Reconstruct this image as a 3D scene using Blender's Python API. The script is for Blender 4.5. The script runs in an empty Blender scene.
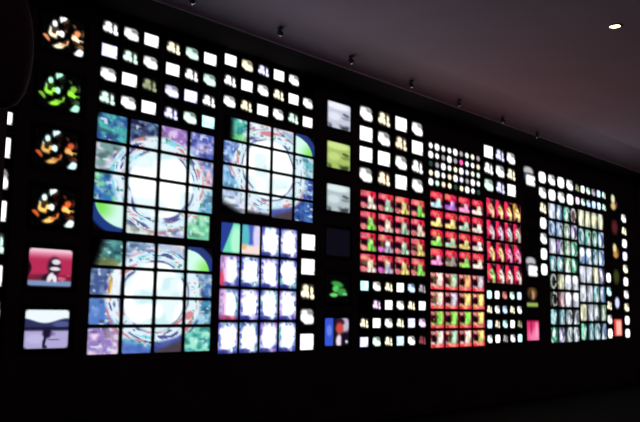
import bpy, bmesh, math
import numpy as np
from mathutils import Matrix, Vector

# ------------------------------------------------------------------ camera
F_PX = 781.1
EYE = 1.6
D = 7.5                      # distance from camera to the plane of the screens
sc = bpy.context.scene
COL = sc.collection
cam_d = bpy.data.cameras.new('camera')
cam = bpy.data.objects.new('camera', cam_d)
COL.objects.link(cam)
cam_d.sensor_fit = 'HORIZONTAL'
cam_d.sensor_width = 36.0
cam_d.lens = F_PX / 640 * 36.0
r = Vector((0.68338184, -0.72993875, 0.01336713))
u = Vector((-0.10213341, -0.07745754, 0.99175052))
f = Vector((0.72288175, 0.67910953, 0.12748421))
M = Matrix(((r.x, u.x, -f.x, 0), (r.y, u.y, -f.y, 0), (r.z, u.z, -f.z, EYE), (0, 0, 0, 1)))
cam.matrix_world = M
cam_d.clip_start = 0.05
cam_d.dof.use_dof = True          # the photograph is softly out of focus, more so far away
cam_d.dof.focus_distance = 5.0
cam_d.dof.aperture_fstop = 4.0
sc.camera = cam

# ------------------------------------------------------------------ world, light, exposure
w = bpy.data.worlds.new('dim_room')
sc.world = w
w.use_nodes = True
bg = w.node_tree.nodes['Background']
bg.inputs['Color'].default_value = (0.55, 0.40, 0.46, 1)
bg.inputs['Strength'].default_value = 0.022
sc.view_settings.view_transform = 'Standard'
sc.view_settings.look = 'None'
sc.view_settings.gamma = 1
sc.view_settings.exposure = 0.0
GLOW = 1.0                   # strength of every screen

# ------------------------------------------------------------------ materials
def mat(name, base, rough=0.6, metal=0.0, spec=0.5, noise=None):
    m = bpy.data.materials.new(name)
    m.use_nodes = True
    nt = m.node_tree
    b = nt.nodes['Principled BSDF']
    b.inputs['Base Color'].default_value = (*base, 1)
    b.inputs['Roughness'].default_value = rough
    b.inputs['Metallic'].default_value = metal
    b.inputs['Specular IOR Level'].default_value = spec
    if noise:
        sz, lo, hi = noise
        tc = nt.nodes.new('ShaderNodeTexCoord')
        n = nt.nodes.new('ShaderNodeTexNoise')
        n.inputs['Scale'].default_value = sz
        n.inputs['Detail'].default_value = 5
        nt.links.new(tc.outputs['Object'], n.inputs['Vector'])
        rp = nt.nodes.new('ShaderNodeValToRGB')
        rp.color_ramp.elements[0].color = (*[c * lo for c in base], 1)
        rp.color_ramp.elements[1].color = (*[c * hi for c in base], 1)
        nt.links.new(n.outputs['Fac'], rp.inputs['Fac'])
        nt.links.new(rp.outputs['Color'], b.inputs['Base Color'])
        bp = nt.nodes.new('ShaderNodeBump')
        bp.inputs['Strength'].default_value = 0.12
        nt.links.new(n.outputs['Fac'], bp.inputs['Height'])
        nt.links.new(bp.outputs['Normal'], b.inputs['Normal'])
    return m

def emit_mat(name, strength, color=None):
    m = bpy.data.materials.new(name)
    m.use_nodes = True
    nt = m.node_tree
    nt.nodes.clear()
    o = nt.nodes.new('ShaderNodeOutputMaterial')
    e = nt.nodes.new('ShaderNodeEmission')
    e.inputs['Strength'].default_value = strength
    if color:
        e.inputs['Color'].default_value = (*color, 1)
        nt.links.new(e.outputs[0], o.inputs[0])
    else:
        a = nt.nodes.new('ShaderNodeAttribute')
        a.attribute_name = 'picture'
        nt.links.new(a.outputs['Color'], e.inputs['Color'])
        nt.links.new(e.outputs[0], o.inputs[0])
    return m

M_WALL = mat('black_painted_wall', (0.10, 0.062, 0.078), 0.85, spec=0.15, noise=(3, 0.7, 1.3))
M_ADDED_SOFFIT = mat('added_bulkhead_shade_black', (0.012, 0.008, 0.010), 0.95, spec=0.05, noise=(3, 0.8, 1.2))  # added bulkhead over the screens, blackened to deepen the shade there
M_BASE = mat('black_plinth_paint', (0.09, 0.056, 0.07), 0.8, spec=0.15, noise=(2, 0.7, 1.3))
M_CEIL = mat('dark_plaster_ceiling', (0.62, 0.45, 0.56), 0.95, spec=0.1, noise=(1.2, 0.92, 1.06))
M_SIDE = mat('plum_grey_wall_paint', (0.42, 0.29, 0.34), 0.9, spec=0.1, noise=(2.5, 0.85, 1.15))
M_FLOOR = mat('dark_carpet', (0.006, 0.005, 0.005), 0.95, spec=0.1, noise=(60, 0.6, 1.4))
M_CASE = mat('black_monitor_plastic', (0.020, 0.017, 0.022), 0.6, spec=0.25)
M_BEZEL = mat('black_bezel_plastic', (0.020, 0.015, 0.022), 0.6, spec=0.25)
M_METAL = mat('dark_spotlight_metal', (0.10, 0.09, 0.095), 0.35, 0.6)
M_CHROME = mat('bright_reflector_metal', (0.8, 0.78, 0.76), 0.25, 1.0)
M_TRIM = mat('downlight_ring_metal', (0.30, 0.26, 0.24), 0.45, 0.4)
M_SHADE = mat('dark_maroon_metal', (0.34, 0.18, 0.21), 0.75, 0.0, spec=0.12)
M_SCREEN = emit_mat('glowing_picture_tube', GLOW)
M_LAMP = emit_mat('warm_lamp_lens', 9.0, (1.0, 0.74, 0.42))

# ------------------------------------------------------------------ mesh helpers
def link(name, me, m, parent=None, loc=(0, 0, 0)):
    o = bpy.data.objects.new(name, me)
    COL.objects.link(o)
    o.location = loc
    if m is not None and me is not None and not me.materials:
        me.materials.append(m)
    if parent is not None:
        o.parent = parent
    return o

def mesh_from(name, V, Fc, smooth=False):
    me = bpy.data.meshes.new(name)
    me.from_pydata([tuple(map(float, v)) for v in V], [], [tuple(int(i) for i in q) for q in Fc])
    if smooth:
        me.polygons.foreach_set('use_smooth', [True] * len(me.polygons))
    me.update()
    return me

def boxes_mesh(name, bl):
    V, Fc = [], []
    for (x0, x1, y0, y1, z0, z1) in bl:
        n = len(V)
        V += [(x0, y0, z0), (x1, y0, z0), (x1, y1, z0), (x0, y1, z0), (x0, y0, z1), (x1, y0, z1), (x1, y1, z1), (x0, y1, z1)]
        Fc += [[n + i for i in q] for q in ((0, 3, 2, 1), (4, 5, 6, 7), (0, 1, 5, 4), (1, 2, 6, 5), (2, 3, 7, 6), (3, 0, 4, 7))]
    return mesh_from(name, V, Fc)

def lathe_mesh(name, prof, n=32, axis='Z'):
    V, Fc = [], []
    for (rr, zz) in prof:
        for k in range(n):
            a = 2 * math.pi * k / n
            V.append((rr * math.cos(a), rr * math.sin(a), zz))
    for i in range(len(prof) - 1):
        for k in range(n):
            a, b = i * n + k, i * n + (k + 1) % n
            Fc.append((a, b, b + n, a + n))
    return mesh_from(name, V, Fc, True)

def struct(name, me, m):
    o = link(name, me, m)
    o['kind'] = 'structure'
    return o

# ------------------------------------------------------------------ little picture maths (numpy)
def sm(a, b, x):
    t = np.clip((x - a) / (b - a), 0, 1)
    return t * t * (3 - 2 * t)

def hsh(i, j, s):
    h = np.sin(i * 127.1 + j * 311.7 + s * 74.7) * 43758.5453
    return h - np.floor(h)

def noise(x, y, s=0):
    i, j = np.floor(x), np.floor(y)
    fx, fy = x - i, y - j
    fx, fy = fx * fx * (3 - 2 * fx), fy * fy * (3 - 2 * fy)
    a, b = hsh(i, j, s), hsh(i + 1, j, s)
    c, d = hsh(i, j + 1, s), hsh(i + 1, j + 1, s)
    return (a * (1 - fx) + b * fx) * (1 - fy) + (c * (1 - fx) + d * fx) * fy

def lay(img, col, m):
    """lay a colour (0-255 display values) over the picture with mask m"""
    m = np.clip(m, 0, 1)[..., None]
    return img * (1 - m) + np.array(col, float) / 255 * m

def blob(X, Y, cx, cy, rx, ry, ang=0, soft=0.35):
    ca, sa = math.cos(ang), math.sin(ang)
    dx, dy = X - cx, Y - cy
    a, b = (dx * ca + dy * sa) / rx, (-dx * sa + dy * ca) / ry
    return 1 - sm(1 - soft, 1 + soft, np.sqrt(a * a + b * b))

def edge(X, Y, e=0.06, e2=None):
    e2 = e2 or e
    return sm(0, e, X) * sm(0, e, 1 - X) * sm(0, e2, Y) * sm(0, e2, 1 - Y)

def rrect(X, Y, x0, x1, y0, y1, rad=0.2, soft=0.08):
    cx, cy, hx, hy = (x0 + x1) / 2, (y0 + y1) / 2, (x1 - x0) / 2 - rad, (y1 - y0) / 2 - rad
    qx, qy = np.maximum(np.abs(X - cx) - hx, 0), np.maximum(np.abs(Y - cy) - hy, 0)
    return 1 - sm(rad - soft, rad + soft, np.sqrt(qx * qx + qy * qy))

def black(X):
    return np.zeros(X.shape + (3,)) + 0.012

# ------------------------------------------------------------------ monitors
def build_housing(W, H, deep, bz):
    """cabinet: rectangular shell behind the bezel, tapering to the tube's neck"""
    g = 0.002
    w0, h0 = W / 2 - g, H / 2 - g
    rings = [(w0, h0, 0.012), (w0, h0, deep * 0.45), (w0 * 0.78, h0 * 0.78, deep * 0.8), (w0 * 0.72, h0 * 0.72, deep)]
    V, Fc = [], []
    for a, b, y in rings:
        V += [(-a, y, -b), (a, y, -b), (a, y, b), (-a, y, b)]
    for i in range(3):
        for k in range(4):
            a, b = i * 4 + k, i * 4 + (k + 1) % 4
            Fc.append((a, b, b + 4, a + 4))
    Fc += [(3, 2, 1, 0)[::-1], (12, 13, 14, 15)[::-1]]
    n = len(V)
    return mesh_from('housing', V, Fc)

def build_bezel(W, H, w, h):
    """a frame of four chamfered sides round the glass"""
    g = 0.002
    rings = [(W / 2 - g, H / 2 - g, 0.012), (W / 2 - g, H / 2 - g, 0.0), (w / 2 + 0.004, h / 2 + 0.004, 0.0), (w / 2 - 0.001, h / 2 - 0.001, 0.009)]
    V, Fc = [], []
    for a, b, y in rings:
        V += [(-a, y, -b), (a, y, -b), (a, y, b), (-a, y, b)]
    for i in range(3):
        for k in range(4):
            a, b = i * 4 + k, i * 4 + (k + 1) % 4
            Fc.append((a, a + 4, b + 4, b))
    return mesh_from('bezel', V, Fc)

def build_screen(w, h, nx, ny, func, bulge=0.006):
    xs = np.linspace(0, 1, nx)
    ys = np.linspace(0, 1, ny)
    X, Y = np.meshgrid(xs, ys)
    px = (X - 0.5) * w
    pz = (0.5 - Y) * h
    py = 0.0095 - bulge * (1 - (2 * X - 1) ** 2) * (1 - (2 * Y - 1) ** 2)
    V = np.stack([px, py, pz], -1).reshape(-1, 3)
    idx = np.arange(nx * ny).reshape(ny, nx)
    Fc = np.stack([idx[:-1, :-1], idx[1:, :-1], idx[1:, 1:], idx[:-1, 1:]], -1).reshape(-1, 4)
    me = mesh_from('screen', V, Fc, True)
    img = func(X, Y)
    # cut the picture off at the tube's rounded corners
    rc = rrect(X, Y, 0.0, 1.0, 0.0, 1.0, 0.10, 0.04)[..., None]
    img = np.clip(img, 0, 1.25) * rc + 0.004
    lin = np.where(img <= 0.04045, img / 12.92, ((img + 0.055) / 1.055) ** 2.4)
    att = me.color_attributes.new('picture', 'FLOAT_COLOR', 'POINT')
    rgba = np.concatenate([lin, np.ones(lin.shape[:2] + (1,))], -1).astype(np.float32)
    att.data.foreach_set('color', rgba.reshape(-1))
    me.materials.append(M_SCREEN)
    return me

CACHE = {}
LABELS = set()
HOLES = []
N_MON = [0]

def monitor(kind, x, z, W, H, w, h, func, label, group, cat='monitor', nx=14, ny=12, deep=0.30):
    """x, z: centre of the front (z above eye level); W, H: cabinet; w, h: lit glass"""
    key = (round(W, 4), round(H, 4), round(w, 4), round(h, 4), deep)
    if key not in CACHE:
        CACHE[key] = (build_housing(W, H, deep, 0), build_bezel(W, H, w, h))
    hm, bm = CACHE[key]
    root = bpy.data.objects.new(kind, None)
    root.empty_display_size = 0.05
    COL.objects.link(root)
    root.location = (x, D, z + EYE)
    assert 4 <= len(label.split()) <= 16, label
    assert label not in LABELS, label
    LABELS.add(label)
    root['label'] = label
    root['category'] = cat
    root['group'] = group
    link('housing', hm, M_CASE, root)
    link('bezel', bm, M_BEZEL, root)
    link('screen', build_screen(w, h, nx, ny, func), None, root)
    N_MON[0] += 1
    return root

ORD = ['first', 'second', 'third', 'fourth', 'fifth', 'sixth', 'seventh', 'eighth', 'ninth', 'tenth']

def hole(x0, x1, z0, z1):
    HOLES.append((x0, x1, z0, z1))

# --- pictures on the small screens --------------------------------
TINT = {'w': (255, 255, 255), 'v': (218, 218, 255), 'b': (190, 215, 255), 'c': (190, 255, 255), 'y': (250, 240, 205),
        'g': (205, 240, 222), 'o': (245, 220, 190), 'p': (232, 200, 240), 'd': (150, 140, 150), 'e': (135, 145, 110),
        'k': (190, 110, 110), 'P': (255, 90, 170), 'n': (35, 60, 55), 'r': (120, 60, 70)}
TWORD = {'w': 'white', 'v': 'pale violet', 'b': 'pale blue', 'c': 'pale cyan', 'y': 'pale yellow', 'g': 'pale green',
         'o': 'peach', 'p': 'pale purple', 'd': 'dim grey', 'e': 'dim olive', 'k': 'dull pink', 'P': 'bright pink', 'n': 'dark green',
         'r': 'dark red'}
SHAPE = {'A': 'plain', 'B': 'shaded', 'C': 'broken'}

def small_pic(code, seed=0, rnd=0.12):
    sh, t = code[0], (code[1] if len(code) > 1 else 'w')
    col = np.array(TINT[t], float)
    hot = tuple(np.minimum(col * 1.22, 318))
    dimc = tuple(col * 0.62)

    def fn(X, Y):
        img = black(X)
        j = hsh(seed, 3.0, 1.0) * 0.06
        if sh == 'A':
            img = lay(img, hot, rrect(X, Y, 0.0, 1.0, 0.0, 1.0, rnd, 0.07))
            img = lay(img, dimc, 0.8 * blob(X, Y, 1.0, 0.86 - j, 0.14, 0.10))
            img = lay(img, dimc, 0.5 * (1 - sm(0, .12, X)))
        elif sh == 'B':
            img = lay(img, tuple(col * 0.80), rrect(X, Y, 0.02, 0.90, 0.06, 0.80, 0.22, 0.08))
            img = lay(img, tuple(col * 0.45), 0.7 * blob(X, Y, 0.70, 0.24, 0.28, 0.09, 0.15))
            img = lay(img, hot, blob(X, Y, 0.30, 0.55, 0.28, 0.24))
            img = lay(img, hot, rrect(X, Y, 0.22, 0.98, 0.46, 0.94, 0.2, 0.08))
            img = lay(img, hot, 0.7 * blob(X, Y, 0.3, 0.22, 0.2, 0.10))
        else:
            img = lay(img, dimc, rrect(X, Y, 0.05, 0.95, 0.05, 0.95, 0.2, 0.1) * 0.45)
            img = lay(img, hot, blob(X, Y, 0.36, 0.28, 0.20, 0.20))
            img = lay(img, hot, blob(X, Y, 0.24, 0.62, 0.22, 0.20, -0.6))
            img = lay(img, hot, blob(X, Y, 0.50, 0.66, 0.13, 0.22))
            img = lay(img, hot, blob(X, Y, 0.78, 0.45, 0.10, 0.24))
            img = lay(img, hot, blob(X, Y, 0.84, 0.80, 0.17, 0.14))
            img = lay(img, (40, 30, 25), 0.9 * blob(X, Y, 0.62, 0.38, 0.07, 0.3))
        return img * (0.9 + 0.25 * noise(X * 3 + seed, Y * 3, seed))[..., None]
    return fn

def bank(kind, size, place, codes, x0, dx, z0, dz, W, H, w, h, group, nx=14, ny=12, rnd=0.12):
    """a grid of monitors; codes is a list of rows of picture codes ('-' leaves the place empty)"""
    nr, nc = len(codes), max(len(q) for q in codes)
    for rj, row in enumerate(codes):
        for ci, c in enumerate(row):
            if c == '-':
                continue
            t = c[1] if len(c) > 1 else 'w'
            spot = f"{ORD[rj]} row, {ORD[ci]} column of {place}" if nc > 1 else f"{ORD[rj]} from the top, {place}"
            lab = f"{size} {SHAPE[c[0]]} {TWORD[t]} monitor, {spot}"
            monitor(kind, x0 + dx * ci, z0 - dz * rj, W, H, w, h, small_pic(c, rj * 7 + ci, rnd), lab, group, nx=nx, ny=ny)
    hole(x0 - W / 2, x0 + dx * (nc - 1) + W / 2, z0 - dz * (nr - 1) - H / 2, z0 + H / 2)

# =================================================================== the banks of small screens
S = (0.262, 0.258, 0.205, 0.152)
bank('small_monitor', 'small', 'top left bank',
     ['C B A'.split(), 'Av Cg B'.split(), 'B A Ce'.split(), 'Cg B A'.split()],
     4.522, 0.273, 3.125, 0.269, *S, 'small monitors in the upper banks')
bank('small_monitor', 'small', 'second upper bank',
     ['Cy Bg A'.split(), 'A C Bg'.split(), 'Bv Av C'.split(), 'Cv Bg Ac'.split()],
     5.384, 0.281, 3.118, 0.269, *S, 'small monitors in the upper banks')
bank('small_monitor', 'small', 'third upper bank',
     ['A By Cv A B -'.split(), 'C A B Cy A B'.split(), 'B Cy A B Cg A'.split()],
     6.278, 0.287, 3.187, 0.272, *S, 'small monitors in the upper banks')
bank('small_monitor', 'small', 'bank under the left red tiles',
     ['Ac B Cy A Bb Cd'.split(), '- Cp A B Cy A'.split(), 'Cy A B Cy Av Bp'.split(), 'Av Bg Cy Ab B Cr'.split()],
     8.982, 0.292, 0.389, 0.276, 0.275, 0.262, 0.198, 0.150, 'small monitors in the lower banks')
bank('small_monitor', 'small', 'bank under the pink tiles',
     ['Ac A Bk Bg Ab'.split(), 'Cy B Bb Cy B'.split(), 'Ab Co Bc A Ce'.split(), 'B A Cd B Ac'.split()],
     12.515, 0.272, 0.345, 0.266, 0.262, 0.255, 0.180, 0.155, 'small monitors in the lower banks', rnd=0.35)
MD = (0.395, 0.300, 0.315, 0.232)
bank('medium_monitor', 'mid-sized', 'bank above the left red tiles',
     ['B Cy A B'.split(), 'A B Co A'.split(), 'A A B C'.split(), 'B Co A B'.split()],
     9.0, 0.44, 3.018, 0.317, *MD, 'mid-sized monitors above the red tiles', nx=16, ny=14)
bank('medium_monitor', 'mid-sized', 'bank above the pink tiles',
     ['A Cv B'.split(), 'C B Cy'.split(), 'Bg Cv A'.split()],
     12.552, 0.415, 2.991, 0.313, 0.395, 0.300, 0.325, 0.235, 'mid-sized monitors above the pink tiles', nx=16, ny=14)
bank('medium_monitor', 'mid-sized', 'short column beside white portrait screens',
     [['A'], ['A'], ['Cy'], ['B'], ['A']], 7.765, 0.3, 0.950, 0.341, 0.335, 0.300, 0.275, 0.225,
     'mid-sized monitors in a column beside the white portrait screens', nx=16, ny=14)
# far-left column, seen past the edge of the near wall
monitor('small_monitor', 3.385, 1.875, 0.25, 0.26, 0.165, 0.135, small_pic('A', 2),
        'short white monitor at the top of the far left column by near wall', 'small monitors in the far left column')
hole(3.26, 3.51, 1.745, 2.005)
bank('small_monitor', 'tall', 'far left column by near wall',
     [['A'], ['B'], ['A'], ['Cg'], ['A'], ['B'], ['B']], 3.385, 0.3, 1.575, 0.318, 0.25, 0.30, 0.165, 0.215,
     'small monitors in the far left column')
# ring of screens round the crowded bank at the far right
bank('medium_monitor', 'mid-sized', 'top left corner of far bank',
     ['A B A B'.split(), 'B A B A'.split()], 14.64, 0.415, 2.79, 0.318, 0.395, 0.300, 0.325, 0.240,
     'mid-sized monitors round the far bank', nx=14, ny=14, rnd=0.42)
bank('medium_monitor', 'mid-sized', 'left edge of the far bank',
     [['Cy'], ['A'], ['B'], ['A'], ['A']], 14.64, 0.3, 2.158, 0.314, 0.325, 0.300, 0.285, 0.240,
     'mid-sized monitors round the far bank', nx=14, ny=14, rnd=0.42)
bank('small_monitor', 'small', 'top right of far bank',
     ['Ce A Bg Bd Ab Cg'.split(), 'Ap Bg Bb Ab Ab Cg'.split()], 16.25, 0.277, 2.772, 0.285, 0.265, 0.262, 0.205, 0.170,
     'small monitors along the top of the far bank', rnd=0.4)
bank('medium_monitor', 'mid-sized', 'rightmost column on the video wall',
     [['B'], ['Cy'], ['A'], ['Av'], ['By'], ['A'], ['B'], ['By'], ['A'], ['A']], 18.75, 0.3, 2.335, 0.306, 0.36, 0.285, 0.29, 0.215,
     'mid-sized monitors in the rightmost column', nx=14, ny=14, rnd=0.42)
bank('medium_monitor', 'mid-sized', 'lower right edge of far bank',
     [['A'], ['Bc'], ['Cy'], ['B'], ['A']], 17.755, 0.3, 0.86, 0.318, 0.31, 0.295, 0.265, 0.225,
     'mid-sized monitors on the right edge of the far bank', nx=14, ny=14, rnd=0.42)

# --- miniature monitors (five staggered rows of bright dots)
MINI = ['w w w w w d w y d', 'w w d w d P w w o', 'n d w w y w v y g', 'y w w o w v d w w', 'w g o y n y w w n']
BIG = [(0, 1), (0, 4), (1, 0), (1, 3), (2, 2), (3, 1), (3, 4), (3, 7), (4, 0), (4, 6), (2, 5)]
MX0, MZ0, MDX, MDZ = 10.70, 2.805, 0.186, 0.1555
for rj, row in enumerate(MINI):
    for ci, t in enumerate(row.split()):
        col = np.array(TINT[t], float)
        big = 0.48 if (rj, ci) in BIG else 0.36
        def dot(X, Y, col=col, big=big):
            return lay(black(X), tuple(np.minimum(col * 1.2, 315)), blob(X, Y, 0.5, 0.5, big, big, 0, 0.3))
        lab = f"miniature monitor glowing {TWORD[t]}, {ORD[rj]} row, {ORD[ci]} column of the dotted bank"
        monitor('miniature_monitor', MX0 + MDX * ci, MZ0 - MDZ * rj, MDX - 0.004, MDZ - 0.004, 0.155, 0.130, dot, lab,
                'miniature monitors in the dotted bank', nx=9, ny=9, deep=0.2)
hole(MX0 - MDX / 2, MX0 + MDX * 8.5, MZ0 - MDZ * 4.5, MZ0 + MDZ / 2)

# =================================================================== the tiled picture banks
def swirl(cells, cx, cy, rx, ry, seed, ringw=0.42):
    """bright swirling ball behind a 4x4 grid; cells: 16 pairs of colours for what lies outside the ball"""
    def fn(GX, GY, ci, rj, X, Y):
        a, b = cells[rj][ci]
        n1 = noise(GX * 4.5 + seed, GY * 4.5, seed)
        n2 = noise(GX * 9 + seed, GY * 8, seed + 4)
        img = lay(np.zeros(X.shape + (3,)), a, np.ones(X.shape))
        img = lay(img, b, sm(0.30, 0.80, 0.65 * n1 + 0.35 * n2))
        img = lay(img, tuple(np.array(a) * .45), 0.5 * sm(0.62, 0.85, noise(GX * 5 + 3, GY * 6, seed + 14)))
        img = lay(img, (225, 245, 250), 0.85 * sm(0.70, 0.95, noise(GX * 7.3, GY * 8.1, seed + 9)))
        ang = np.arctan2((GY - cy) / ry, (GX - cx) / rx)
        d = np.sqrt(((GX - cx) / rx) ** 2 + ((GY - cy) / ry) ** 2)
        sw = d + 0.10 * (noise(ang * 2.2 + 9, d * 3, seed + 2) - 0.5)
        body = 1 - sm(1 + ringw - 0.12, 1 + ringw + 0.04, sw)
        img = lay(img, (225, 245, 255), body)
        # strands circling the ball
        st = noise(ang * 3.3 + 20 + 2.0 * d, sw * 15, seed + 5)
        hue = noise(ang * 3 + 11, sw * 5, seed + 6)
        inring = sm(0.93, 1.02, sw) * (1 - sm(1 + ringw - 0.02, 1 + ringw + 0.14, sw))
        img = lay(img, (60, 60, 130), inring * sm(0.66, 0.80, st) * sm(.3, .55, noise(GX * 3, GY * 3, seed + 15)) * 0.85)
        img = lay(img, (215, 110, 120), inring * sm(0.62, 0.8, 1 - st) * sm(0.5, 0.7, hue) * 0.8)
        img = lay(img, (110, 210, 225), inring * sm(0.62, 0.8, 1 - st) * sm(0.5, 0.7, 1 - hue) * 0.8)
        img = lay(img, (235, 120, 90), inring * 0.8 * sm(.84, .95, noise(GX * 9, GY * 10, seed + 18)))
        img = lay(img, (60, 140, 110), inring * 0.8 * sm(.82, .9, noise(GX * 10, GY * 9, seed + 19)))
        img = lay(img, (50, 55, 120), 0.75 * np.exp(-((sw - 0.97) / 0.035) ** 2) * sm(0.35, 0.6, noise(ang * 2.4, d, seed + 12)))
        core = 1 - sm(0.86, 0.98, sw)
        img = lay(img, (235, 252, 255), core)
        img = lay(img, (205, 240, 245), core * 0.8 * sm(0.55, 0.8, noise(GX * 2.2, GY * 2.6, seed + 7)))
        img = lay(img, (285, 290, 290), core * sm(0.30, 0.6, noise(GX * 2, GY * 2, seed + 8)))
        return img
    return fn

def arc_corner(img, X, Y, ox, oy, rad=0.98, col=(40, 62, 140), near=(225, 255, 235), hot=(130, 235, 120), hx=0, hy=1):
    """a curved picture edge crossing one cell: pale inside the arc, deep blue outside it, then black"""
    d = np.sqrt((X - ox) ** 2 + ((Y - oy)) ** 2)
    img = lay(img, near, 1 - sm(rad - 0.05, rad, d))
    img = lay(img, hot, (1 - sm(rad - 0.05, rad, d)) * blob(X, Y, hx, hy, 0.45, 0.4, 0, 0.8))
    img = lay(img, col, sm(rad - 0.04, rad + 0.02, d))
    return lay(img, (6, 6, 14), sm(rad + 0.22, rad + 0.36, d))

def tiled(kind, desc, place, group, x0, dx, z0, dz, ncol, nrow, func, w=None, h=None, nx=30, ny=24, fx=None, words=None, gap=(0.034, 0.028)):
    w, h = dx - gap[0], dz - gap[1]
    for rj in range(nrow):
        for ci in range(ncol):
            def fn(X, Y, ci=ci, rj=rj):
                img = func(ci + X, rj + Y, ci, rj, X, Y)
                if fx and (ci, rj) in fx:
                    img = fx[(ci, rj)](img, X, Y)
                return img * edge(X, Y, 0.045)[..., None]
            d = words(ci, rj) if words else desc
            d = d if 'monitor' in d else d + ' monitor'
            lab = f"{d}, {ORD[rj]} row, {ORD[ci]} column of {place}"
            monitor(kind, x0 + dx * (ci + .5), z0 - dz * (rj + .5), dx - .002, dz - .002, w, h, fn, lab, group, nx=nx, ny=ny)
    hole(x0, x0 + ncol * dx, z0 - nrow * dz, z0)

T1 = [[((45, 75, 150), (85, 190, 180)), ((40, 35, 75), (110, 150, 190)), ((150, 110, 190), (225, 200, 240)), ((80, 95, 180), (200, 190, 240))],
      [((120, 160, 160), (225, 215, 235)), ((60, 70, 160), (220, 240, 255)), ((190, 220, 250), (255, 255, 255)), ((120, 150, 220), (250, 200, 210))],
      [((55, 115, 185), (130, 215, 165)), ((240, 190, 210), (255, 255, 255)), ((240, 240, 255), (255, 255, 255)), ((110, 175, 210), (215, 245, 235))],
      [((130, 225, 150), (225, 255, 240)), ((170, 220, 200), (250, 225, 230)), ((170, 180, 220), (240, 240, 250)), ((110, 200, 165), (170, 235, 190))]]
def t1c(img, X, Y):
    return arc_corner(img, X, Y, 1.05, -0.15, 1.0, (32, 58, 130), (215, 250, 240), (120, 230, 90), 0.1, 0.15)
def shade_left(img, X, Y, k=0.35):
    return img * sm(0.0, k, X + 0.12 * (1 - Y))[..., None]
def tr_arc(img, X, Y):
    return arc_corner(img, X, Y, -0.15, 1.15, 1.05, (40, 58, 125), (215, 255, 240), (135, 235, 100), 0.9, 0.9)
def rdark(img, X, Y, x=0.86):
    return img * (1 - sm(x - 0.03, x + 0.04, X))[..., None]
def w_swirl(T):
    nm = {(0, 0): 'teal and blue', (3, 0): 'blue', (0, 3): 'pale green', (3, 3): 'green'}
    def words(ci, rj):
        if 1 <= ci <= 2 and 1 <= rj <= 2:
            return 'bright white swirl-centre'
        m = np.array(T[rj][ci][0]) + np.array(T[rj][ci][1])
        base = 'pale' if m.sum() > 1150 else ('bluish' if m[2] >= m[1] else 'greenish')
        return base + ' swirl-edge'
    return words
tiled('tiled_monitor', '', 'the upper left swirl', 'tiled monitors of the upper left swirl', 4.394, 0.422, 2.162, 0.335, 4, 4,
      swirl(T1, 2.1, 2.15, 1.12, 1.2, 3), words=w_swirl(T1),
      fx={(0, 3): t1c, (0, 0): lambda i, X, Y: i * sm(0, .25, X + .6 * Y)[..., None],
          (3, 3): lambda i, X, Y: rdark(i, X, Y, .86), **{(3, q): (lambda i, X, Y: rdark(i, X, Y, .94)) for q in (0, 1, 2)}})
T2 = [[((55, 110, 120), (110, 180, 170)), ((120, 150, 190), (235, 235, 250)), ((180, 200, 230), (250, 225, 225)), ((60, 90, 120), (150, 220, 190))],
      [((70, 90, 150), (125, 150, 190)), ((210, 150, 210), (240, 250, 255)), ((245, 245, 255), (255, 255, 255)), ((70, 110, 180), (170, 200, 210))],
      [((85, 125, 200), (130, 160, 220)), ((110, 190, 210), (240, 255, 255)), ((245, 250, 255), (255, 255, 255)), ((70, 140, 185), (170, 215, 235))],
      [((150, 125, 195), (240, 215, 240)), ((110, 180, 215), (210, 235, 245)), ((60, 60, 130), (170, 180, 220)), ((60, 165, 160), (170, 240, 215))]]
def t2tl(img, X, Y):
    img = lay(img, (120, 120, 60), 0.7 * blob(X, Y, .5, .9, .4, .22))
    return img * sm(0.25, 0.6, X + 0.25 * Y)[..., None]
def flame(img, X, Y):
    img = lay(img, (190, 120, 45), 0.85 * blob(X + .1 * (noise(X * 8, Y * 8, 2) - .5), Y, .64, .60, .07, .34))
    img = lay(img, (250, 215, 120), .8 * blob(X, Y, .66, .66, .035, .2))
    return lay(img, (245, 250, 255), 0.9 * blob(X, Y, .85, .5, .12, .7))
def bot(img, X, Y):
    return lay(img, (70, 95, 190), 0.8 * sm(.55, .8, Y - 0.25 * (X - .5)))
def bot2(img, X, Y):
    img = lay(img, (60, 75, 160), 0.85 * sm(.42, .6, Y + .25 * X - .1))
    return lay(img, (75, 60, 60), 0.85 * sm(.75, .95, Y + .45 * X - .1))
tiled('tiled_monitor', '', 'the lower left swirl', 'tiled monitors of the lower left swirl', 4.405, 0.424, 0.765, 0.318, 4, 4,
      swirl(T2, 2.05, 1.95, 1.12, 1.22, 17), words=w_swirl(T2),
      fx={(0, 0): t2tl, (3, 0): tr_arc, (0, 1): flame, (1, 3): bot, (2, 3): bot2})
T3 = [[((50, 150, 150), (110, 215, 190)), ((225, 235, 250), (255, 255, 255)), ((150, 190, 220), (245, 215, 225)), ((60, 100, 140), (150, 220, 200))],
      [((80, 110, 200), (175, 205, 245)), ((235, 215, 245), (255, 255, 255)), ((250, 250, 255), (255, 255, 255)), ((110, 185, 200), (215, 225, 235))],
      [((110, 180, 225), (170, 205, 240)), ((250, 240, 255), (255, 255, 255)), ((250, 250, 255), (255, 255, 255)), ((60, 75, 170), (150, 190, 230))],
      [((180, 200, 235), (240, 240, 255)), ((215, 215, 250), (255, 250, 255)), ((120, 110, 170), (235, 235, 250)), ((45, 75, 150), (75, 120, 190))]]
def t3tl(img, X, Y):
    img = lay(img, (110, 215, 110), 0.6 * blob(X, Y, .7, .9, .35, .22))
    return img * sm(0.2, 0.55, X)[..., None]
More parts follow.
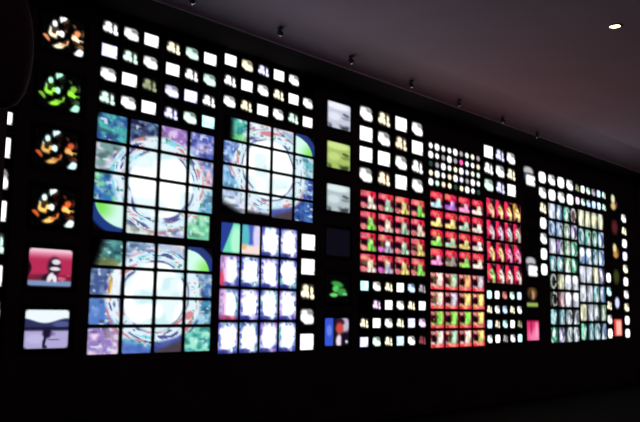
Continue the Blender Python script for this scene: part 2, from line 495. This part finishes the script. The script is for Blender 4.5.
tiled('tiled_monitor', '', 'the right-hand swirl', 'tiled monitors of the right-hand swirl', 6.182, 0.426, 2.462, 0.313, 4, 4,
      swirl(T3, 1.95, 1.95, 1.15, 1.3, 31), words=w_swirl(T3),
      fx={(0, 0): t3tl, (3, 0): tr_arc, (2, 3): bot2, (1, 3): lambda i, X, Y: i * (1 - sm(.75, .98, Y))[..., None],
          (0, 3): lambda i, X, Y: i * (1 - sm(.80, 1.25, Y + .5 * (1 - X)))[..., None],
          **{(3, q): (lambda i, X, Y: rdark(i, X, Y, .92)) for q in (1, 2, 3)}})

# white portrait screens
def portrait(GX, GY, ci, rj, X, Y):
    img = lay(np.zeros(X.shape + (3,)), [(65, 75, 165), (150, 95, 190), (85, 85, 190), (100, 90, 200)][(ci + rj) % 4], np.ones(X.shape))
    e = 0.15 * (noise(GX * 7, GY * 8, 5) - .5)
    s = 0.26 if rj else 0.22
    core = rrect(X + e, Y + e, 0.03, 0.97, 0.01, 0.97, .30, .10)
    pal = (215, 210, 250) if (ci + rj) % 2 else (225, 240, 255)
    img = lay(img, pal, core)
    img = lay(img, (300, 300, 300), rrect(X + 1.2 * e, Y + 1.0 * e, 0.14, 0.88, 0.10, 0.88, .28, .12))
    n = noise(GX * 9, GY * 10, 8)
    rim = (1 - rrect(X, Y, .14, .86, .14, .84, .22, .08))
    img = lay(img, (60, 75, 170), rim * sm(.62, .8, n) * .85)
    img = lay(img, (110, 190, 190), rim * sm(.66, .8, noise(GX * 8, GY * 7, 21)) * .7)
    img = lay(img, (35, 40, 130), .8 * blob(X, Y, .28, .93, .28, .08))
    if (ci, rj) == (0, 0):
        img = lay(img, (110, 225, 185), np.ones(X.shape))
        img = lay(img, (180, 250, 215), blob(X, Y, .8, .6, .3, .5))
        img = lay(img, (40, 65, 150), sm(.05, .12, (1 - Y) * .55 + .08 - X + .1) )
    if (ci, rj) == (1, 0):
        img = lay(img, (70, 95, 190), np.ones(X.shape))
        img = lay(img, (90, 190, 200), blob(X, Y, .2, .4, .2, .5))
        img = lay(img, (225, 215, 250), blob(X, Y, .85, .4, .25, .5))
        img = lay(img, (250, 225, 220), sm(.62, .75, Y))
        img = lay(img, (230, 180, 120), .8 * blob(X, Y, .12, .75, .15, .09))
    if (ci, rj) in ((0, 1), (0, 2)):
        img = lay(img, (200, 120, 190), .55 * (1 - sm(.25, .5, X)))
        img = lay(img, (225, 60, 90), .8 * blob(X, Y, .08, .8, .14, .3) if rj == 1 else .7 * sm(.8, .95, Y))
        img = lay(img, (60, 80, 160), .6 * sm(.6, .75, noise(GX * 9, GY * 3, 2)) * (1 - blob(X, Y, .6, .5, .3, .4)))
    return img
def pw(ci, rj):
    return 'portrait teal' if (ci, rj) == (0, 0) else 'portrait blue-topped' if (ci, rj) == (1, 0) else 'portrait pink-edged' if ci == 0 and rj < 3 else 'portrait white-glowing'
tiled('tiled_monitor', '', 'the white portrait bank', 'tiled portrait monitors below the right-hand swirl', 6.188, 0.343, 1.111, 0.415, 4, 4,
      portrait, nx=24, ny=30, words=pw, gap=(0.026, 0.026))

# red tiles
FIG = {'w': (255, 250, 232), 'g': (140, 245, 95), 'y': (240, 232, 130), 'm': (175, 225, 190), 'l': (200, 205, 225), 'o': (240, 190, 130),
       'c': (175, 225, 235), 'v': (165, 95, 235), 'p': (250, 160, 215), 't': (110, 130, 140)}
FW = {'w': 'whitish', 'g': 'green', 'y': 'yellowish', 'm': 'mint', 'l': 'pale grey', 'o': 'orange', 'c': 'pale cyan', 'v': 'violet', 'p': 'pink', 't': 'slate'}
def mottle(f, s0):
    def fn(GX, GY, ci, rj, X, Y):
        img = f(GX, GY, ci, rj, X + .12 * (noise(X * 5, Y * 5, s0) - .5), Y + .12 * (noise(X * 5 + 3, Y * 5, s0 + 1) - .5), )
        n = noise(X * 6 + ci, Y * 6 + rj, s0 + 2)
        img = img * (0.76 + 0.50 * n)[..., None]
        q = noise(X * 4 + 7 * ci, Y * 4 + 5 * rj, s0 + 3)
        return lay(img, (235, 200, 120), .40 * sm(.60, .9, q))
    return fn
def red_a(tab):
    def fn(GX, GY, ci, rj, X, Y):
        fg = FIG[tab[rj][ci]]
        c = tab[rj][ci]
        img = lay(np.zeros(X.shape + (3,)), (95, 10, 38), np.ones(X.shape))
        img = lay(img, (240, 38, 68), rrect(X, Y, .00, .92, -.1, .40, .1, .10))
        img = lay(img, (255, 150, 160), .8 * blob(X, Y, .28, .16, .28, .14, 0, .6))
        img = lay(img, (22, 5, 20), rrect(X, Y, .00, .46, .38, .66, .1, .12))
        img = lay(img, (225, 125, 130) if c not in 'lp' else (200, 95, 185), blob(X, Y, .22, .82, .19, .16, 0, .5))
        img = lay(img, fg, blob(X, Y, .62, .55, .19, .30, 0, .4))
        img = lay(img, fg, rrect(X, Y, .42, .92, .70, 1.0, .12, .10))
        img = lay(img, (250, 240, 225), .6 * blob(X, Y, .60, .45, .12, .14, 0, .7))
        img = lay(img, (160, 25, 40), .85 * blob(X, Y, .68, .24, .07, .16))
        img = lay(img, (40, 6, 22), sm(.93, .99, X))
        img = lay(img, (50, 25, 30), .6 * blob(X, Y, .68, .82, .04, .16))
        return img
    return fn
def red_b(tab):
    def fn(GX, GY, ci, rj, X, Y):
        fg = FIG[tab[rj][ci]]
        img = lay(np.zeros(X.shape + (3,)), (105, 8, 38), np.ones(X.shape))
        img = lay(img, (242, 44, 70), rrect(X, Y, .04, .90, .02, .46, .22, .10))
        img = lay(img, (255, 150, 140), .6 * blob(X, Y, .3, .2, .2, .12, 0, .7))
        img = lay(img, (175, 20, 40), .85 * blob(X, Y, .62, .27, .14, .14))
        img = lay(img, fg, .6 * blob(X, Y, .62, .24, .06, .08))
        img = lay(img, fg, rrect(X, Y, .38, .76, .44, .95, .1, .10))
        img = lay(img, fg, rrect(X, Y, .04, .88, .72, .99, .12, .10))
        img = lay(img, (250, 240, 225), .55 * blob(X, Y, .56, .58, .14, .16, 0, .7))
        img = lay(img, (25, 5, 18), .95 * blob(X, Y, .16, .56, .22, .14))
        img = lay(img, (25, 15, 30), .7 * blob(X, Y, .90, .62, .12, .18))
        return img
    return fn
def red_c(tab):
    def fn(GX, GY, ci, rj, X, Y):
        fg = FIG[tab[rj][ci]]
        img = lay(np.zeros(X.shape + (3,)), (130, 14, 45), np.ones(X.shape))
        img = lay(img, fg, rrect(X, Y, .42, .90, .02, .76, .15, .12))
        img = lay(img, (235, 175, 165), .85 * blob(X, Y, .18, .14, .16, .13))
        img = lay(img, (18, 4, 12), .95 * blob(X, Y, .26, .46, .20, .20))
        img = lay(img, (248, 42, 62), sm(.70, .86, Y))
        img = lay(img, (255, 170, 150), .8 * blob(X, Y, .5, .82, .35, .09, 0, .6))
        img = lay(img, fg, .7 * blob(X, Y, .2, .72, .16, .1))
        img = lay(img, (140, 50, 50), .6 * blob(X, Y, .5, .3, .07, .12))
        img = lay(img, (110, 15, 40), .8 * sm(.9, .97, X))
        return img
    return fn
def red_d(tab):
    def fn(GX, GY, ci, rj, X, Y):
        c = tab[rj][ci]
        fg = FIG[c]
        img = lay(np.zeros(X.shape + (3,)), (120, 12, 50), np.ones(X.shape))
        hot = (246, 50, 88) if not (c == 'y' and ci == 3) else (200, 160, 60)
        img = lay(img, hot, blob(X, Y, .25, .40, .24, .55, -.15, .4))
        img = lay(img, (15, 5, 22), .9 * blob(X, Y, .82, .16, .26, .22, .5))
        img = lay(img, fg, blob(X, Y, .50, .50, .22, .22, .6, .4))
        img = lay(img, fg, blob(X, Y, .74, .74, .18, .28, 0, .4))
        img = lay(img, (255, 235, 235), .7 * blob(X, Y, .50, .62, .3, .12, .5, .7))
        img = lay(img, (110, 15, 45), .8 * blob(X, Y, .46, .50, .20, .05, .3))
        img = lay(img, (25, 5, 15), .9 * blob(X, Y, .36, .93, .16, .12))
        return img
    return fn
RA = ['wmyg', 'gwmw', 'glmy', 'wlyg']
RB = ['cvpw', 'yymw', 'gmyw', 'ptgw']
RC = ['wmol', 'wlyy', 'gggy', 'wmwy']
RD = ['oyyy', 'llcm', 'yypp', 'gwww']
def rw(tab, kindword):
    return lambda ci, rj: f"red monitor with {FW[tab[rj][ci]]} figure"
tiled('tiled_monitor', '', 'left red bank', 'tiled monitors of the left red bank', 8.86, 0.422, 1.853, 0.321, 4, 4, mottle(red_a(RA), 3), nx=22, ny=22, words=rw(RA, 'tile'), gap=(.024, .040))
tiled('tiled_monitor', '', 'upper middle red bank', 'tiled monitors of the upper middle red bank', 10.661, 0.426, 2.06, 0.323, 4, 4, mottle(red_b(RB), 5), nx=22, ny=22, words=rw(RB, 'tile'), gap=(.030, .040))
tiled('tiled_monitor', '', 'lower middle red bank', 'tiled monitors of the lower middle red bank', 10.661, 0.426, 0.689, 0.320, 4, 4, mottle(red_c(RC), 7), nx=22, ny=22, words=rw(RC, 'tile'), gap=(.022, .034))
tiled('tiled_monitor', '', 'right pink bank', 'tiled monitors of the pink bank on the right', 12.44, 0.323, 2.145, 0.402, 4, 4, mottle(red_d(RD), 9), nx=20, ny=22, words=rw(RD, 'tile'), gap=(.014, .040))

# far crowded bank: two halves of tall tiles in teal, green, violet and white
PALF = {'W': ((235, 235, 255), (210, 220, 230)), 'B': ((80, 110, 160), (170, 200, 235)), 'G': ((30, 120, 85), (125, 225, 180)),
        'D': ((28, 26, 22), (60, 70, 55)), 'V': ((90, 90, 130), (180, 150, 210)), 'T': ((60, 120, 140), (150, 215, 215)),
        'Y': ((215, 215, 170), (250, 250, 215)), 'L': ((120, 160, 120), (200, 230, 190)), 'K': ((190, 120, 140), (225, 190, 200)),
        'N': ((60, 45, 45), (110, 75, 75)), 'S': ((95, 105, 115), (160, 170, 180))}
PW = {'W': 'white', 'B': 'blue', 'G': 'green', 'D': 'dark', 'V': 'violet', 'T': 'teal', 'Y': 'cream', 'L': 'pale green', 'K': 'pinkish', 'N': 'brown', 'S': 'grey'}
def far(tab, spots=()):
    def fn(GX, GY, ci, rj, X, Y):
        a, b = PALF[tab[rj][ci]]
        img = lay(np.zeros(X.shape + (3,)), tuple(np.array(a) * .42), np.ones(X.shape))
        q = hsh(ci, rj, 7)
        img = lay(img, a, blob(X, Y, .3 + .4 * q, .5, .38, .6, .5 * (q - .5), .5))
        img = lay(img, tuple(np.array(b) * 1.08), blob(X, Y, .42 + .25 * math.sin(ci * 3 + rj), .5, .26, .46, .4 * (q - .5), .4))
        img = lay(img, a, .7 * sm(.5, .75, noise(GX * 3 + 5, GY * 2.4, 3)))
        if tab[rj][ci] in 'BTVSLG':
            img = lay(img, (262, 270, 272), .9 * blob(X, Y, .3 + .4 * hsh(ci, rj, 2), .35 + .4 * q, .17, .22 + .2 * q, .3))
            img = lay(img, (25, 25, 40), .6 * blob(X, Y, .78 - .3 * hsh(ci, rj, 5), .4, .08, .3, -.2))
        w2 = np.abs(np.sqrt(((X - .2 - .6 * q) / .34) ** 2 + ((Y - .5) / .42) ** 2) - 1)
        img = lay(img, (225, 235, 235), .75 * (1 - sm(.10, .32, w2)) * (noise(GX * 4, GY * 4, 6) > .4))
        img = img * (.70 + .5 * noise(GX * 5, GY * 3, 12))[..., None]
        if (ci, rj) in spots:
            img = lay(img, (280, 285, 290), blob(X, Y, .5, .3, .36, .27))
        return img
    return fn
FL = ['WBGN', 'BBLV', 'WVLG', 'TTLG', 'DYWW', 'DKWW', 'TTSS', 'GVSS']
FR = ['DYYY', 'TGGB', 'BBTB', 'WWVK', 'WWYV', 'WYTT', 'YWSL', 'GTTB'][:7]
tiled('tiled_monitor', '', 'far bank, left half', 'tiled monitors of the far bank', 14.855, 0.335, 2.318, 0.364, 4, 8, far(FL, {(2, 4), (3, 4), (2, 5), (3, 5)}),
      nx=14, ny=18, words=lambda ci, rj: PW[FL[rj][ci]] + ' tall', gap=(.022, .045))
FR = ['YYYY', 'TGGB', 'BBTB', 'WWYV', 'WWTB', 'YWSL', 'GTTB']
tiled('tiled_monitor', '', 'far bank, right half', 'tiled monitors of the far bank', 16.235, 0.334, 2.33, 0.414, 4, 7, far(FR, {(0, 2), (1, 2)}),
      nx=14, ny=18, words=lambda ci, rj: PW[FR[rj][ci]] + ' tall', gap=(.022, .045))

# =================================================================== large single monitors
def fig_blobs(cols, k=1.0):
    """loose bright strokes on black"""
    wcol, ccol, ocol, dcol = cols
    def fn(X, Y):
        img = black(X)
        X = X - .04
        X, Y = X + .13 * (noise(X * 6, Y * 6, 3) - .5), Y + .13 * (noise(X * 7 + 4, Y * 6, 8) - .5)
        img = lay(img, dcol, .75 * blob(X, Y, .52, .30, .06, .17, .2, .6))
        img = lay(img, ocol, .9 * blob(X, Y, .10, .68, .10, .07, .5))
        img = lay(img, wcol, blob(X, Y, .22, .28, .09, .14, .3))
        img = lay(img, ccol, blob(X, Y, .24, .48, .14, .12, .4))
        img = lay(img, wcol, blob(X, Y, .40, .13, .09, .09, .5))
        img = lay(img, wcol, blob(X, Y, .40, .45, .07, .09, 0))
        img = lay(img, ccol, blob(X, Y, .42, .78, .17, .09, -.7))
        img = lay(img, ocol, .9 * blob(X, Y, .52, .70, .12, .05, -.7))
        img = lay(img, dcol, .7 * blob(X, Y, .70, .18, .08, .05, .4))
        img = lay(img, dcol, .7 * blob(X, Y, .93, .30, .05, .10))
        img = lay(img, ocol, blob(X, Y, .78, .45, .07, .20, .25))
        img = lay(img, ccol, blob(X, Y, .82, .56, .13, .08, -.2))
        img = lay(img, dcol, .9 * blob(X, Y, .84, .75, .12, .06, .1))
        img = lay(img, wcol, blob(X, Y, .83, .92, .13, .10, .1))
        return img
    def dark(X, Y):
        img = fn(X, Y)
        return img * (0.25 + 0.95 * sm(.30, .52, noise(X * 11, Y * 10, 5)))[..., None]
    return dark
def red_room(X, Y):
    img = lay(np.zeros(X.shape + (3,)), (185, 45, 85), np.ones(X.shape))
    img = lay(img, (240, 165, 195), 1 - sm(.05, .32, Y))
    img = lay(img, (252, 215, 225), 1 - sm(.0, .14, Y))
    img = lay(img, (130, 30, 55), sm(.62, .75, Y))
    img = lay(img, (120, 150, 190), sm(.80, .86, Y))
    img = lay(img, (55, 50, 80), sm(.94, .98, Y))
    img = lay(img, (95, 40, 65), .8 * blob(X, Y, .30, .74, .12, .06))
    img = lay(img, (35, 22, 40), blob(X, Y, .58, .46, .15, .24))
    img = lay(img, (35, 22, 40), blob(X, Y, .45, .72, .15, .08, -.5))
    img = lay(img, (235, 225, 235), blob(X, Y, .62, .34, .10, .07))
    img = lay(img, (235, 225, 235), blob(X, Y, .60, .52, .12, .05))
    img = lay(img, (240, 235, 245), blob(X, Y, .50, .74, .06, .13, .4))
    img = lay(img, (240, 235, 245), blob(X, Y, .60, .77, .05, .10, -.2))
    img = lay(img, (220, 120, 150), .8 * sm(.6, .8, noise(X * 14, Y * 9, 3)) * sm(.66, .7, Y) * (1 - sm(.82, .86, Y)) * sm(.62, .68, X))
    return lay(img, (30, 10, 25), (1 - sm(.0, .05, X + .05 * np.sin(Y * 9))))
def landscape(X, Y):
    img = lay(np.zeros(X.shape + (3,)), (240, 250, 255), np.ones(X.shape))
    hill = .22 + .10 * np.sin(X * 3.1 + .2) ** 2 * 1.2
    img = lay(img, (45, 50, 95), sm(-.02, .03, Y - hill - .0))
    img = lay(img, (95, 105, 170), .7 * blob(X, Y, .82, .38, .2, .08))
    img = lay(img, (25, 25, 50), sm(.42, .48, Y))
    img = lay(img, (178, 168, 215), sm(.50, .58, Y))
    img = lay(img, (200, 195, 235), .6 * blob(X, Y, .25, .75, .2, .12))
    img = lay(img, (28, 22, 50), blob(X, Y, .50, .60, .10, .13))
    img = lay(img, (28, 22, 50), blob(X, Y, .45, .80, .035, .17, .15))
    img = lay(img, (28, 22, 50), .9 * blob(X, Y, .47, .95, .05, .04))
    img = lay(img, (60, 50, 95), .7 * blob(X, Y, .66, .77, .12, .02))
    img = lay(img, (90, 80, 140), .5 * blob(X, Y, .62, .62, .07, .05))
    return img
def photo_pic(a, b):
    def fn(X, Y):
        img = lay(np.zeros(X.shape + (3,)), a, np.ones(X.shape))
        img = lay(img, b, .9 * blob(X, Y, .45, .14, .5, .13))
        img = lay(img, tuple(np.array(a) * .35), .75 * blob(X, Y, .80, .42, .16, .06, .15))
        img = lay(img, tuple(np.array(a) * .6), .6 * blob(X, Y, .80, .55, .2, .06))
        img = lay(img, b, .6 * blob(X, Y, .3, .55, .25, .15))
        img = lay(img, tuple(np.array(a) * .22), .85 * sm(.76, .9, Y) * sm(.32, .6, noise(X * 7, Y * 3, 6)))
        return lay(img, (8, 8, 12), .5 * (1 - sm(0, .08, X)))
    return fn
def off_pic(X, Y):
    return lay(black(X), (13, 11, 22), np.ones(X.shape))
def dark_pic(X, Y):
    return black(X) * .3
def green_pic(X, Y):
    img = black(X)
    img = lay(img, (60, 160, 70), blob(X, Y, .48, .35, .24, .10, .2))
    img = lay(img, (95, 205, 100), blob(X, Y, .42, .52, .14, .12))
    img = lay(img, (60, 150, 70), blob(X, Y, .66, .62, .20, .14))
    img = lay(img, (110, 225, 120), blob(X, Y, .34, .74, .16, .07))
    return lay(img, (130, 240, 150), .8 * blob(X, Y, .80, .70, .1, .05))
def speaker_pic(X, Y):
    img = lay(np.zeros(X.shape + (3,)), (20, 15, 30), np.ones(X.shape))
    img = lay(img, (55, 85, 215), 1 - sm(.30, .38, X))
    img = lay(img, (120, 150, 240), .7 * blob(X, Y, .18, .45, .1, .2))
    img = lay(img, (215, 205, 235), .9 * blob(X, Y, .82, .25, .2, .28))
    img = lay(img, (60, 25, 40), blob(X, Y, .62, .16, .18, .13))
    img = lay(img, (205, 75, 65), blob(X, Y, .60, .38, .16, .20))
    img = lay(img, (245, 225, 235), blob(X, Y, .58, .82, .12, .22))
    img = lay(img, (20, 12, 30), blob(X, Y, .84, .80, .17, .28))
    return lay(img, (225, 225, 245), .9 * blob(X, Y, .90, .86, .06, .06))
def cap_pic(X, Y):
    img = black(X)
    img = lay(img, (190, 190, 195), blob(X, Y, .42, .24, .40, .22))
    img = lay(img, (30, 30, 36), .9 * blob(X, Y, .48, .38, .3, .05))
    img = lay(img, (60, 65, 85), .8 * blob(X, Y, .2, .55, .16, .2))
    img = lay(img, (290, 290, 295), rrect(X, Y, .22, .98, .44, .96, .12, .08))
    return lay(img, (30, 30, 40), .9 * blob(X, Y, 1.0, .72, .12, .08))
def dusk_pic(X, Y):
    img = black(X)
    img = lay(img, (120, 80, 45), .8 * blob(X, Y, .5, .3, .38, .32))
    img = lay(img, (200, 160, 110), .8 * blob(X, Y, .55, .38, .14, .22))
    img = lay(img, (40, 25, 20), .7 * blob(X, Y, .35, .45, .1, .2))
    return lay(img, (150, 180, 90), rrect(X, Y, .05, .95, .76, .96, .08, .06))
def pink_pic(X, Y):
    img = lay(np.zeros(X.shape + (3,)), (225, 50, 110), np.ones(X.shape))
    img = lay(img, (250, 130, 180), blob(X, Y, .6, .8, .5, .35, 0, .8))
    img = lay(img, (255, 175, 205), .8 * blob(X, Y, .8, .45, .14, .4, 0, .8))
    img = lay(img, (150, 15, 50), .7 * blob(X, Y, .35, .35, .07, .35))
    return lay(img, (120, 15, 50), 1 - sm(.0, .15, Y))
def gold_pic(X, Y):
    img = black(X)
    img = lay(img, (240, 235, 190), blob(X, Y, .40, .30, .22, .28))
    img = lay(img, (215, 190, 120), blob(X, Y, .42, .72, .3, .22))
    return lay(img, (130, 60, 100), .7 * blob(X, Y, .8, .6, .15, .2))
def rust_pic(X, Y):
    return lay(black(X), (110, 35, 45), .8 * blob(X, Y, .5, .5, .36, .42, 0, .5))
def amber_pic(X, Y):
    img = lay(black(X), (245, 225, 150), blob(X, Y, .42, .35, .22, .30))
    img = lay(img, (200, 150, 80), blob(X, Y, .52, .70, .3, .2))
    return lay(img, (150, 90, 50), .7 * blob(X, Y, .8, .55, .14, .25))
def moss_pic(X, Y):
    return lay(black(X), (60, 72, 30), .9 * blob(X, Y, .5, .5, .34, .42, 0, .5))
def pale_pic(X, Y):
    return lay(black(X), (225, 230, 275), blob(X, Y, .45, .52, .26, .32, 0, .3))
def flag_pic(X, Y):
    img = lay(np.zeros(X.shape + (3,)), (225, 60, 55), np.ones(X.shape))
    return lay(img, (255, 190, 175), rrect(X, Y, .28, .9, .1, .95, .1, .1))

BIGM = (0.60, 0.50, 0.52, 0.395)
N1 = [(3.965, 2.890, fig_blobs([(250, 250, 252), (250, 235, 200), (215, 135, 85), (120, 80, 50)]), 'large monitor with cream and orange strokes, top of the left single column'),
      (3.955, 2.270, fig_blobs([(170, 235, 205), (140, 225, 60), (115, 170, 50), (50, 80, 50)]), 'large monitor with bright green strokes, left single column'),
      (3.960, 1.650, fig_blobs([(200, 235, 240), (205, 160, 90), (185, 80, 45), (75, 40, 30)]), 'large monitor with amber strokes below the green one, left single column'),
      (3.962, 1.030, fig_blobs([(220, 240, 235), (245, 190, 100), (205, 85, 40), (90, 40, 25)]), 'large monitor with orange strokes just above the red picture'),
      (3.965, 0.405, red_room, 'large monitor with red and pink picture of a seated dark figure'),
      (3.965, -0.215, landscape, 'large monitor with white sky, dark hills and lavender ground')]
for x, z, fn, lab in N1:
    monitor('large_monitor', x, z, *BIGM[:2], 0.485, 0.395, fn, lab, 'large monitors in single columns', nx=44, ny=36)
    hole(x - .30, x + .30, z - .25, z + .25)
N2 = [(8.375, 2.860, photo_pic((200, 205, 225), (250, 250, 255)), 'large monitor with bluish white picture, top of the middle single column'),
      (8.375, 2.262, photo_pic((170, 195, 105), (215, 235, 150)), 'large monitor with yellow-green picture, middle single column'),
      (8.380, 1.635, photo_pic((180, 195, 200), (230, 245, 245)), 'large monitor with pale grey picture beside the left red bank'),
      (8.385, 0.990, off_pic, 'large unlit monitor between the pale grey and green pictures'),
      (8.385, 0.330, green_pic, 'large monitor with green shapes on black, middle single column'),
      (8.380, -0.285, speaker_pic, 'large monitor showing a person with red face against blue and white')]
for x, z, fn, lab in N2:
    monitor('large_monitor', x, z, *BIGM, fn, lab, 'large monitors in single columns', nx=30, ny=26)
    hole(x - .30, x + .30, z - .25, z + .25)
N3 = [(14.10, 2.74, cap_pic, 'large monitor with grey dome over white shape, above two unlit ones'),
      (14.12, 2.12, dark_pic, 'upper of two unlit large monitors left of the far bank'),
      (14.12, 1.52, dark_pic, 'lower of two unlit large monitors left of the far bank'),
      (14.12, 0.93, cap_pic, 'large monitor with grey dome over white shape, below two unlit ones'),
      (14.12, 0.33, dusk_pic, 'large dim brown monitor with a green strip along its bottom'),
      (14.12, -0.31, pink_pic, 'large bright pink monitor left of the far bank')]
for x, z, fn, lab in N3:
    monitor('large_monitor', x, z, 0.56, 0.50, 0.50, 0.40, fn, lab, 'large monitors in single columns', nx=20, ny=22)
    hole(x - .28, x + .28, z - .25, z + .25)
N4 = [(18.20, 2.66, gold_pic, 'large cream and gold monitor, top of the last single column'),
      (18.20, 2.07, rust_pic, 'large dark red monitor under the cream and gold one'),
      (18.20, 1.50, amber_pic, 'large amber monitor in the last single column'),
      (18.20, 0.90, moss_pic, 'large dim olive monitor in the last single column'),
      (18.22, 0.30, pale_pic, 'large monitor with small pale oval, above the red one'),
      (18.20, -0.28, flag_pic, 'large red monitor with pale stripe at the far right bottom')]
for x, z, fn, lab in N4:
    monitor('large_monitor', x, z, 0.54, 0.50, 0.47, 0.40, fn, lab, 'large monitors in single columns', nx=16, ny=20)
    hole(x - .27, x + .27, z - .25, z + .25)

# =================================================================== the room
CEIL = 3.56 + EYE
X0, X1 = 2.6, 19.7
DEPTH = 0.36
xs = sorted({X0, X1} | {round(v, 4) for q in HOLES for v in q[:2]})
zs = sorted({-EYE, CEIL - EYE} | {round(v, 4) for q in HOLES for v in q[2:]})
bl = []
for i in range(len(xs) - 1):
    a, b = xs[i], xs[i + 1]
    if b - a < 1e-5:
        continue
    run = None
    for j in range(len(zs) - 1):
        c, d = zs[j], zs[j + 1]
        mx, mz = (a + b) / 2, (c + d) / 2
        solid = not any(q[0] < mx < q[1] and q[2] < mz < q[3] for q in HOLES)
        if solid:
            run = (run[0], d) if run else (c, d)
        if (not solid or j == len(zs) - 2) and run:
            bl.append((a, b, D, D + DEPTH, run[0] + EYE, run[1] + EYE))
            run = None
bl.append((X0, X1, D + DEPTH, D + DEPTH + .08, 0, CEIL))
struct('wall_front', boxes_mesh('wall_front', bl), M_WALL)
struct('floor', boxes_mesh('floor', [(-8, X1 + .2, -8, D + .5, -0.1, 0)]), M_FLOOR)
# ceiling with an added cove, curved so it darkens softly towards an added bulkhead
YC, ZB = 6.30, 3.325 + EYE
prof = [(-8.0, CEIL), (YC, CEIL)]
for k in range(1, 25):
    a = math.pi / 2 * k / 24
    prof.append((YC + (6.90 - YC) * math.sin(a), ZB + (CEIL - ZB) * math.cos(a)))
prof += [(6.90, CEIL + .15), (-8.0, CEIL + .15)]
n = len(prof)
V = [(-8, y, z) for y, z in prof] + [(X1 + .2, y, z) for y, z in prof]
Fc = [(k, (k + 1) % n, n + (k + 1) % n, n + k) for k in range(n)] + [tuple(range(n))[::-1], tuple(range(n, 2 * n))]
cme = mesh_from('ceiling', V, Fc)
for p in cme.polygons:
    if 1 <= p.index <= 24:
        p.use_smooth = True
struct('ceiling', cme, M_CEIL)
# added bulkhead, blocks screen light so the ceiling by the wall stays dark
struct('trim_2', boxes_mesh('trim_2', [(X0, X1, 6.90, D, ZB, CEIL + .15)]), M_ADDED_SOFFIT)
struct('wall_right', boxes_mesh('wall_right', [(X1, X1 + .2, -8, D + .5, 0, CEIL)]), M_SIDE)
# near wall whose end cuts across the far left column
struct('wall_left', boxes_mesh('wall_left', [(-1.6, 2.728, 6.0, 6.35, 0, CEIL)]), M_SIDE)
struct('trim_1', boxes_mesh('trim_1', [(X0, X1, D - .03, D, 0, 0.12)]), M_BASE)

# =================================================================== ceiling lights
def spot_proto():
    root = bpy.data.objects.new('ceiling_spotlight', None)
    COL.objects.link(root)
    link('canopy', lathe_mesh('canopy', [(0, 0), (.040, 0), (.040, -.012), (.032, -.018), (0, -.018)], 24), M_METAL, root)
    link('stem', lathe_mesh('stem', [(0, -.018), (.008, -.018), (.008, -.040), (0, -.040)], 12), M_METAL, root)
    head = link('lamp_head', lathe_mesh('lamp_head', [(0, .035), (.022, .035), (.030, .025), (.034, -.030), (.037, -.034), (.033, -.033), (.028, -.01), (0, -.008)], 24), M_METAL, root)
    head.location = (0, 0, -.062)
    head.rotation_euler = (math.radians(-38), 0, math.radians(25))
    link('reflector', lathe_mesh('reflector', [(.033, -.032), (.022, -.040), (0, -.044)], 24), M_CHROME, head)
    return root
def copy_tree(o, parent=None):
    c = o.copy()
    COL.objects.link(c)
    c.parent = parent
    for ch in o.children:
        copy_tree(ch, c)
    return c
SP = [(5.08, 6.768, 'above the top left bank'),
      (6.43, 6.758, 'above the third upper bank'),
      (7.8, 6.782, 'above the middle single column'),
      (9.21, 6.809, 'above the bank over the left red tiles'),
      (10.53, 6.829, 'above the dotted bank of miniature monitors'),
      (11.94, 6.843, 'above the bank over the pink tiles'),
      (13.24, 6.876, 'nearest the far right, in the dark ceiling strip')]
proto = spot_proto()
for i, (x, yy, where) in enumerate(SP):
    o = proto if i == 0 else copy_tree(proto)
    o.location = (x, yy, ZB + (CEIL - ZB) * math.sqrt(1 - ((yy - YC) / (6.90 - YC)) ** 2))
    o['label'] = 'small dark ceiling spotlight ' + where
    o['category'] = 'ceiling light'
    o['group'] = 'spotlights along the ceiling in front of the screens'

dl = bpy.data.objects.new('recessed_downlight', None)
COL.objects.link(dl)
dl.location = (9.27, 3.73, CEIL)
dl['label'] = 'glowing warm round downlight recessed in the ceiling at upper right'
dl['category'] = 'ceiling light'
link('trim_ring', lathe_mesh('trim_ring', [(.062, -.002), (.066, -.012), (.082, -.010), (.088, 0)], 40), M_TRIM, dl)
link('lens', lathe_mesh('lens', [(0, -.006), (.04, -.0065), (.064, -.004)], 40), M_LAMP, dl)

# dark rounded fitting hanging close to the camera at the upper left
hg = bpy.data.objects.new('hanging_fixture', None)
COL.objects.link(hg)
hg['label'] = 'dark maroon rounded fitting hanging at the top left, nearest the camera'
hg['category'] = 'fixture'
hg.location = (1.30, 2.93, EYE + 0.765)
prof = [(0, 0), (.03, .004), (.062, .025), (.088, .07), (.104, .14), (.110, .22), (.108, .29), (.098, .36), (.078, .43), (.052, .50), (.03, .56), (.022, .60)]
link('shade', lathe_mesh('shade', prof, 48), M_SHADE, hg)
link('rod', lathe_mesh('rod', [(.012, .58), (.012, 3.56 - .765), (0, 3.56 - .765)], 16), M_METAL, hg)
link('canopy', lathe_mesh('canopy', [(.012, 3.56 - .765 - .05), (.06, 3.56 - .765 - .03), (.07, 3.56 - .765)], 24), M_METAL, hg)
